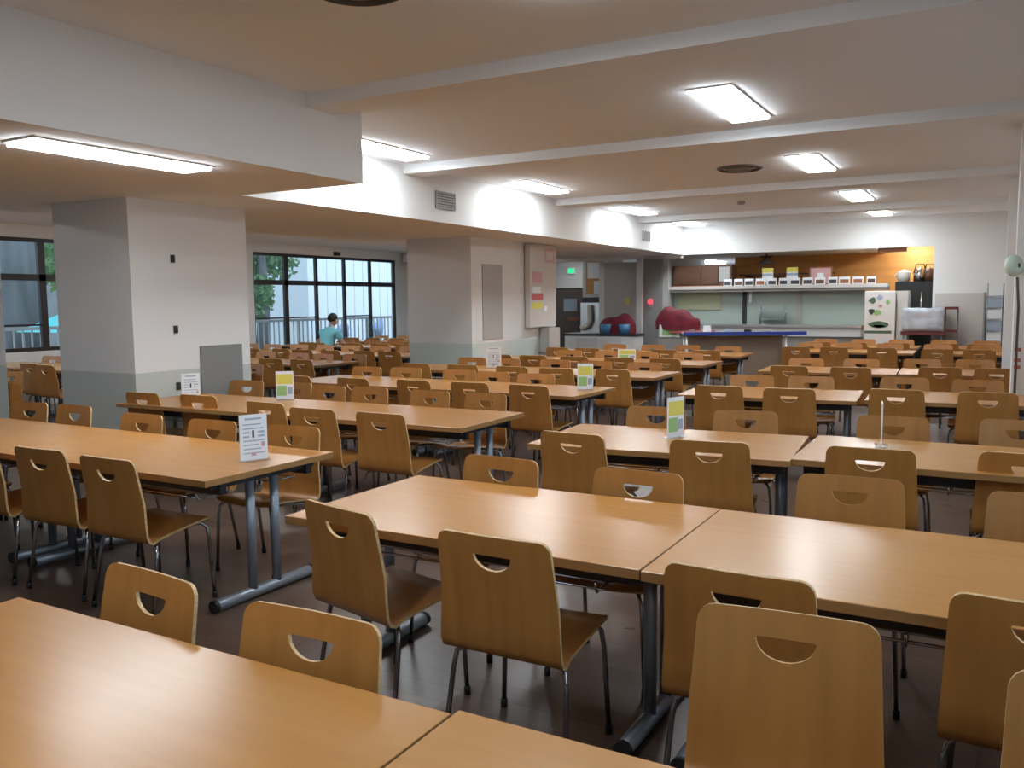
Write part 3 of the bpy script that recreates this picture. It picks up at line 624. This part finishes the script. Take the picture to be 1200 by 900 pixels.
# dish return with the blue edge
MATS['back_board'] = mat('back_board', (.30, .22, .16), .6)
bt = thing('tray_table', 'long table with a blue edge band before the hatch', 'table', (-3.95, 15.45, 0), math.radians(24))
B(-1.05, 1.05, -.25, .25, .93, .96).obj('top', 'light_grey', bt); B(-1.06, 1.06, -.265, -.25, .915, .975).obj('edge_band', 'blue_edge', bt)
for x in (-1.0, .72): 
    for y in (-.22, .22): MB().tube([(x, y, 0), (x, y, .93)], .02, 8).obj('leg', 'stainless', bt)
B(-.98, .70, .0, .02, .1, .9).obj('back_panel', 'back_board', bt)
for i, (x, m, hgt) in enumerate(((-.62, 'paper', .12), (-.25, 'print_blue', .06), (.1, 'black_plastic', .05), (.45, 'stainless', .05))):
    t = B(-.06, .06, -.05, .05, 0, hgt, bevel=.008).obj('counter_box', m); a = math.radians(24); t.location = (-3.95 + x * math.cos(a), 15.45 + x * math.sin(a), .96); tag(t, ['white upright box on the blue-edged table', 'blue-grey low box on the blue-edged table', 'small black box on the blue-edged table', 'steel low box on the blue-edged table, rightmost'][i], 'box')
def draped(c, rx, ry, h, seed, bumps):
    r = random.Random(seed); m = MB(); n = 22; rings = 9; vs = []
    for i in range(rings + 1):
        t = i / rings
        for k in range(n):
            a = 2 * PI * k / n; fold = 1 + .05 * math.sin(5 * a + seed) * t + r.uniform(-.02, .02)
            rr = math.sin(min(t * 1.25, 1) * PI / 2) * fold; x = rx * rr * math.cos(a); y = ry * rr * math.sin(a)
            z = h * (1 - (max(0, t - .25) / .75) ** 1.6 * 1) + sum(b * math.exp(-((x - bx) / .13) ** 2) for bx, b in bumps) * (1 - t)
            vs.append((c[0] + x, c[1] + y, c[2] + z))
    return m.add(vs, [(i * n + k, (i + 1) * n + k, (i + 1) * n + (k + 1) % n, i * n + (k + 1) % n) for i in range(rings) for k in range(n)] + [tuple(range(n))], 0, True)
rc = thing('covered_cart', 'dish cart under a red cloth left of the blue-edged table', 'cart', (-5.22, 15.8, 0))
B(-.35, .35, -.22, .22, .12, 1.0).obj('body', 'vent_grey', rc); draped((-.03, 0, .99), .42, .32, .34, 3, [(-.22, .14), (.3, -.16), (.1, .05)]).obj('cloth', 'red_cloth', rc)['label'] = 'dark red cloth cover'
B(-.32, .08, -.245, -.225, .85, 1.08).obj('sign_frame', 'paper', rc); B(-.26, .02, -.25, -.245, .88, 1.05).obj('sign_print', 'print_green', rc); B(-.1, .62, -.3, .2, .93, .97).obj('red_tray', 'print_red', rc)
for x in (-.3, .3):
    for y in (-.18, .18): MB().tube([(x - .015, y, .06), (x + .015, y, .06)], .06, 12).obj('wheel', 'black_plastic', rc)
lc = thing('low_counter', 'low white counter in front of the kitchen doorway', 'counter', (-7.3, 17.0, 0)); B(-.8, .8, -.25, .25, 0, .80).obj('body', 'white_enamel', lc); B(-.82, .82, -.27, .27, .80, .85).obj('top', 'black_steel', lc)
for x in (-.27, .27): B(x - .25, x + .25, -.262, -.25, .05, .76).obj('door', 'light_grey', lc)
rb = thing('cloth_bundle', 'dark red cloth heap over blue tubs on the low white counter', 'cloth', (-6.98, 17.0, .85)); m = draped((0, 0, 0), .40, .2, .34, 5, [(-.18, .0), (.2, .12)]); m.obj('cloth', 'red_cloth', rb)
for x in (-.19, .22): MB().lathe([(0, 0), (.1, 0), (.13, .2), (.12, .2), (.09, .02), (0, .02)], (x, -.17, 0), 14).obj('tub', 'blue_plastic', rb)
# kitchen doorway: jambs, panel door, machine, papers, exit sign
struct('door_1', B(-7.5, -6.72, 17.5, 17.56, 0, 2.36), 'mid_grey')
d1 = bpy.data.objects['door_1']; B(-7.0, -6.9, 17.485, 17.5, 1.45, 1.6).obj('door_notice', 'print_yellow', d1)
struct('trim_3', B(-6.72, -6.6, 17.4, 17.6, 0, 2.42), 'light_grey'); struct('trim_3', B(-7.62, -7.5, 17.5, 17.7, 0, 2.4), 'light_grey'); struct('trim_3', B(-6.6, -6.2, 17.5, 17.6, 0, 2.42), 'grey_panel')
al = thing('fire_alarm', 'red alarm lamp on the grey strip beside the kitchen door', 'alarm', (-6.43, 17.5, 1.45)); B(-.06, .06, -.02, 0, -.06, .14).obj('plate', 'vent_grey', al); MB().ball((0, -.04, .06), .055).obj('lamp', 'red_glow', al)
vm = thing('vending_machine', 'dark drinks machine with pale window inside the kitchen doorway', 'machine', (-8.85, 18.7, 0)); B(-.55, .35, 0, .7, 0, 1.85).obj('body', 'black_enamel', vm); B(-.5, .3, -.03, 0, .05, 1.82).obj('door', 'vent_dark', vm); B(-.2, .15, -.04, -.03, 1.3, 1.6).obj('pane', 'print_blue', vm); B(-.1, .2, -.04, -.03, 1.08, 1.16).obj('label_strip', 'red_brown', vm)
bd = thing('work_machine', 'grey steel kitchen machine with cream hose in the doorway', 'machine', (-7.95, 18.0, 0)); B(-.35, .32, 0, .5, .0, 1.5).obj('body', 'stainless', bd); B(-.3, .2, -.01, .4, 1.5, 1.62).obj('hood', 'black_steel', bd); MB().tube([(-.1, -.05, 1.45), (-.08, -.07, 1.1), (-.14, -.08, .98), (-.3, -.09, .92)], .06, 10).obj('hose', 'cream_plastic', bd)
pb = thing('pin_board', 'wooden pin board with white papers seen through the kitchen doorway', 'board', (-8.2, 18.52, 1.7)); B(-.2, .3, 0, .02, 0, .75).obj('board', 'orange_wood', pb)
for a in ((-.16, .28, .36, .73), (.0, .28, .0, .3)): B(a[0], a[1], -.005, 0, a[2], a[3]).obj('paper_sheet', 'paper', pb)
struct('wall_passage', B(-8.5, -7.5, 18.55, 18.65, 0, 2.72), 'light_grey')
ex = thing('exit_sign', 'small green exit sign glowing over the kitchen passage', 'sign', (-9.75, 20.6, 2.25)); B(-.10, .10, -.05, 0, 0, .16).obj('housing', 'white_enamel', ex); B(-.085, .085, -.056, -.05, .02, .14).obj('panel', 'exit_glow', ex)
# back wall by the windows: air conditioner and poster
ac = thing('air_conditioner', 'white wall air conditioner high beside the far windows', 'air conditioner', (-12.5, 17.6, 2.46)); B(-.35, .45, -.2, 0, 0, .26, bevel=.02).obj('body', 'white_enamel', ac); B(-.33, .43, -.21, -.17, .02, .07).obj('louvre', 'vent_grey', ac)
po = thing('landscape_poster', 'poster of a green landscape beside the far window', 'poster', (-12.6, 17.6, 1.35)); B(-.2, .2, -.01, 0, 0, .68).obj('sheet', 'paper', po); B(-.19, .19, -.013, -.01, .02, .32).obj('print_field', 'print_green', po); B(-.19, .19, -.013, -.01, .32, .66).obj('print_sky', 'print_blue', po)
nt = B(-12.72, -12.5, 17.59, 17.6, .98, 1.22).obj('notice_sheet', 'paper'); tag(nt, 'small white notice under the landscape poster', 'notice')
# right wall: round fan, poster, pipe
wf = thing('wall_fan', 'round pale green wall fan at the right edge', 'fan', (.115, 8.45, 1.80)); MB().lathe([(.02, -.045), (.075, -.04), (.095, 0), (.075, .04), (.02, .045)], n=20).obj('cage', 'mint', wf).rotation_euler = (PI / 2, 0, 1.05); B(-.02, .04, .03, .15, -.03, .03).obj('bracket', 'mid_grey', wf)
MB().tube([(.03, 0, -.1), (.05, .1, -.35), (.05, .12, -1.4)], .012, 6).obj('cord', 'vent_dark', wf)
ps = thing('wall_notice', 'white notice with red print low on the right pilaster', 'notice', (.17, 8.6, .82)); B(-.03, .05, -.01, 0, 0, .42).obj('sheet', 'paper', ps)
for z in (.1, .16, .25): B(-.02, .03, -.013, -.01, z, z + .03).obj('print', 'print_red', ps)

# ---------------------------------------------------------------- the seated person
def skin(name, nodes, edges, m, parent, sub=2):
    me = bpy.data.meshes.new(name); me.from_pydata([n[0] for n in nodes], edges, []); o = bpy.data.objects.new(name, me); COL.objects.link(o); o.parent = parent
    md = o.modifiers.new('skin', 'SKIN'); md.use_smooth_shade = True; sv = me.skin_vertices[0].data
    for i, n in enumerate(nodes): r = n[1]; sv[i].radius = r if isinstance(r, tuple) else (r, r); sv[i].use_root = (i == 0)
    s = o.modifiers.new('sub', 'SUBSURF'); s.levels = sub; s.render_levels = sub; me.materials.append(MATS[m]); return o
# local frame: +Y forward (towards the table), seat at the origin's height .45
pr = thing('person', 'seated person in cyan shirt with short black hair, leaning over a table', 'person', (PERSON[0], PERSON[1] - .02, 0), 0)
N = [((0, 0, .53), (.15, .11)), ((0, .03, .70), (.14, .10)), ((0, .09, .88), (.125, .08)), ((0, .145, .99), (.085, .055)), ((0, .19, 1.07), .048), ((0, .225, 1.13), .06),
     ((.18, .16, .97), .045), ((.24, .25, .76), .042), ((.17, .45, .74), .035), ((.15, .52, .735), .03), ((-.18, .16, .97), .045), ((-.24, .25, .76), .042), ((-.17, .45, .74), .035), ((-.15, .52, .735), .03),
     ((.10, .08, .50), .085), ((.13, .45, .50), .065), ((.13, .43, .10), .04), ((.13, .52, .045), .035), ((-.10, .08, .50), .085), ((-.13, .45, .50), .065), ((-.13, .43, .10), .04), ((-.13, .52, .045), .035)]
E_ = [(0, 1), (1, 2), (2, 3), (3, 4), (4, 5), (3, 6), (6, 7), (7, 8), (8, 9), (3, 10), (10, 11), (11, 12), (12, 13), (0, 14), (14, 15), (15, 16), (16, 17), (0, 18), (18, 19), (19, 20), (20, 21)]
for sx in (-1, 1):
    b = 9 if sx > 0 else 13
    for f in range(5):
        i = len(N)
        if f == 4: pts = [(sx * .12, .53, .74), (sx * .10, .565, .735)]
        else: L = (.075, .085, .08, .065)[f]; px = sx * (.127 + f * .019); pts = [(px, .56, .738), (px, .56 + L * .6, .732), (px, .56 + L, .718)]
        for q in pts: N.append((q, .0085))
        E_.append((b, i)); E_ += [(i + k, i + k + 1) for k in range(len(pts) - 1)]
skin('body', N, E_, 'skin', pr)
hd = MB(); hd.ball((0, .265, 1.225), (.074, .094, .112), seg=16, rings=12); hd.ball((0, .362, 1.205), (.013, .018, .02)); hd.ball((0, .33, 1.15), (.03, .025, .02))
for sx in (-1, 1): hd.ball((sx * .074, .262, 1.215), (.012, .022, .032))
hd.obj('head', 'skin', pr)
ey = MB()
for sx in (-1, 1): ey.ball((sx * .03, .350, 1.232), (.011, .008, .008))
ey.obj('eyes', 'print_black', pr); MB().ball((0, .352, 1.165), (.022, .006, .005)).obj('mouth', 'print_red', pr)
ha = MB(); ha.ball((0, .248, 1.258), (.085, .104, .098), seg=16, rings=10)
for k in range(14): a = 2 * PI * k / 14; ha.ball((.06 * math.cos(a), .235 + .07 * math.sin(a), 1.26 + .03 * math.sin(3 * a)), .035)
ha.obj('hair', 'hair_black', pr)
S = [((0, 0, .56), (.165, .125)), ((0, .03, .70), (.155, .115)), ((0, .09, .88), (.17, .12)), ((0, .14, 1.0), (.14, .10)), ((0, .175, 1.075), (.068, .066)), ((.18, .15, .985), .075), ((.225, .215, .84), .065), ((-.18, .15, .985), .075), ((-.225, .215, .84), .065)]
skin('shirt', S, [(0, 1), (1, 2), (2, 3), (3, 4), (3, 5), (5, 6), (3, 7), (7, 8)], 'shirt_cyan', pr)
T = [((0, 0, .54), (.16, .12)), ((.10, .08, .505), .10), ((.13, .45, .50), .08), ((.13, .43, .10), .06), ((-.10, .08, .505), .10), ((-.13, .45, .50), .08), ((-.13, .43, .10), .06)]
skin('trousers', T, [(0, 1), (1, 2), (2, 3), (0, 4), (4, 5), (5, 6)], 'trousers_dark', pr)
for sx in (-1, 1): B(sx * .13 - .045, sx * .13 + .045, .36, .60, 0, .075, bevel=.025).obj('shoe', 'black_plastic', pr)

# ---------------------------------------------------------------- outside the windows
struct('ground', B(-60, -13.2, -25, 60, -.25, -.1), 'concrete'); struct('ground', B(.9, 40, -25, 60, -.25, -.1), 'concrete')
rl_ = thing('railing', 'terrace railing with thin upright bars outside the windows', 'railing', (-14.6, 0, -.1))
B(-.03, .03, 2, 24, 1.22, 1.28).obj('top_rail', 'mid_grey', rl_); B(-.02, .02, 2, 24, .2, .24).obj('bottom_rail', 'mid_grey', rl_)
bar = B(-.012, .012, -.012, .012, .24, 1.22).mesh('bar', 'mid_grey')
for i in range(120): part('bar', bar, rl_).location = (0, 4 + i * .16, 0)
for i in range(9): B(-.03, .03, 2.5 + i * 2.6, 2.56 + i * 2.6, 0, 1.22).obj('post', 'mid_grey', rl_)
bl = thing('white_building', 'white building clad in upright panels beyond the terrace', 'building', (-19, 20.4, -.1))
pn = MB().box(0, .25, .02, .43, 0, 7.5).box(.0, .22, 0, .45, 0, 7.5).mesh('wall_panel', 'white_siding')
for i in range(38): part('wall_panel', pn, bl).location = (0, i * .45, 0)
B(-6, .35, -.02, 17.3, 7.5, 7.75).obj('roof_edge', 'light_grey', bl); B(-6, 0, 0, 17.1, 0, 7.5).obj('core', 'white_siding', bl)
def tree(x, y, h, r, m, label, seed, tr=.14, n=900):
    q = random.Random(seed); t = thing('tree', label, 'tree', (x, y, -.1)); MB().tube([(0, 0, 0), (.05, .05, h * .4), (-.05, .1, h * .8)], [tr, tr * .8, tr * .4], 10).obj('trunk', 'bark', t)
    f = MB(); cl = [(q.gauss(0, r * .5), q.gauss(0, r * .5), h * q.uniform(.35, 1.05), r * q.uniform(.3, .55)) for _ in range(16)]
    for _ in range(n * 2):
        cx, cy, cz, cr = q.choice(cl); d = Vector((q.gauss(0, 1), q.gauss(0, 1), q.gauss(0, 1))).normalized() * cr * q.random() ** .4; c = Vector((cx, cy, cz)) + d
        u = Vector((q.gauss(0, 1), q.gauss(0, 1), q.gauss(0, 1))).normalized(); v = u.orthogonal().normalized(); s = q.uniform(.07, .13)
        f.add([c - u * s, c + v * s * .5, c + u * s, c - v * s * .5], [(0, 1, 2, 3)])
    o = f.obj('foliage', m, t); o['kind'] = 'stuff'
tree(-19.5, 11.4, 8.5, 2.2, 'foliage_pale', 'thick grey-trunked tree outside the left window', 1, .8, 1300)
tree(-20.9, 14.6, 4.8, 1.3, 'foliage_green', 'bright leafy tree outside, right of the thick trunk', 2, .14, 1300)
tree(-17.6, 17.3, 4.6, 1.15, 'foliage_pale', 'leafy tree beside the white building', 3, .2, 1800)
tree(-25.5, 9.6, 6.5, 1.5, 'foliage_green', 'dark tree far back between the thick trunk and the leafy trees', 4, .2, 1500)
tree(-27.0, 16.6, 6.0, 1.5, 'foliage_green', 'rearmost tree beyond the terrace', 5, .2, 1500)
struct('wall_outside', B(-32, -31.5, -10, 40, -.1, 4.2), 'concrete')
tt = thing('teal_canopy', 'teal canopy roof seen through the left window', 'canopy', (-17.0, 11.6, 0)); MB().add([(-1, -.9, 1.0), (.6, -.9, 1.0), (.6, .9, 1.0), (-1, .9, 1.0), (-.3, 0, 1.5)], [(0, 1, 4), (1, 2, 4), (2, 3, 4), (3, 0, 4), (3, 2, 1, 0)]).obj('roof', 'teal_sheet', tt)
for x in (-.9, .5):
    for y in (-.8, .8): MB().tube([(x, y, -.1), (x, y, 1.02)], .03, 6).obj('pole', 'mid_grey', tt)
uq = thing('pink_umbrella', 'faded pink garden umbrella outside behind the teal canopy', 'umbrella', (-17.6, 13.3, -.1)); MB().tube([(0, 0, 0), (0, 0, 2.2)], .025, 6).obj('pole', 'mid_grey', uq); MB().lathe([(0, 2.25), (1.0, 1.75), (.98, 1.72), (0, 2.2)], n=8).obj('canopy', 'pink_sheet', uq)
def folded(x, y, hgt, label):
    t = thing('folded_parasol', label, 'parasol', (x, y, -.1)); MB().tube([(0, -.2, .3), (0, .25, hgt + .1)], .02, 6).obj('pole', 'mid_grey', t); MB().tube([(0, -.1, .75), (0, 0, .85), (0, .12, 1.0), (0, .24, hgt + .08)], [.2, .2, .13, .03], 8).obj('canopy', 'sky_blue_sheet', t); B(-.25, .25, -.45, .05, 0, .3).obj('base', 'concrete', t)
folded(-15.6, 19.8, 1.15, 'pale blue folded parasol leaning outside the last window bay'); folded(-15.6, 18.3, .85, 'short blue folded parasol outside the fourth window bay')
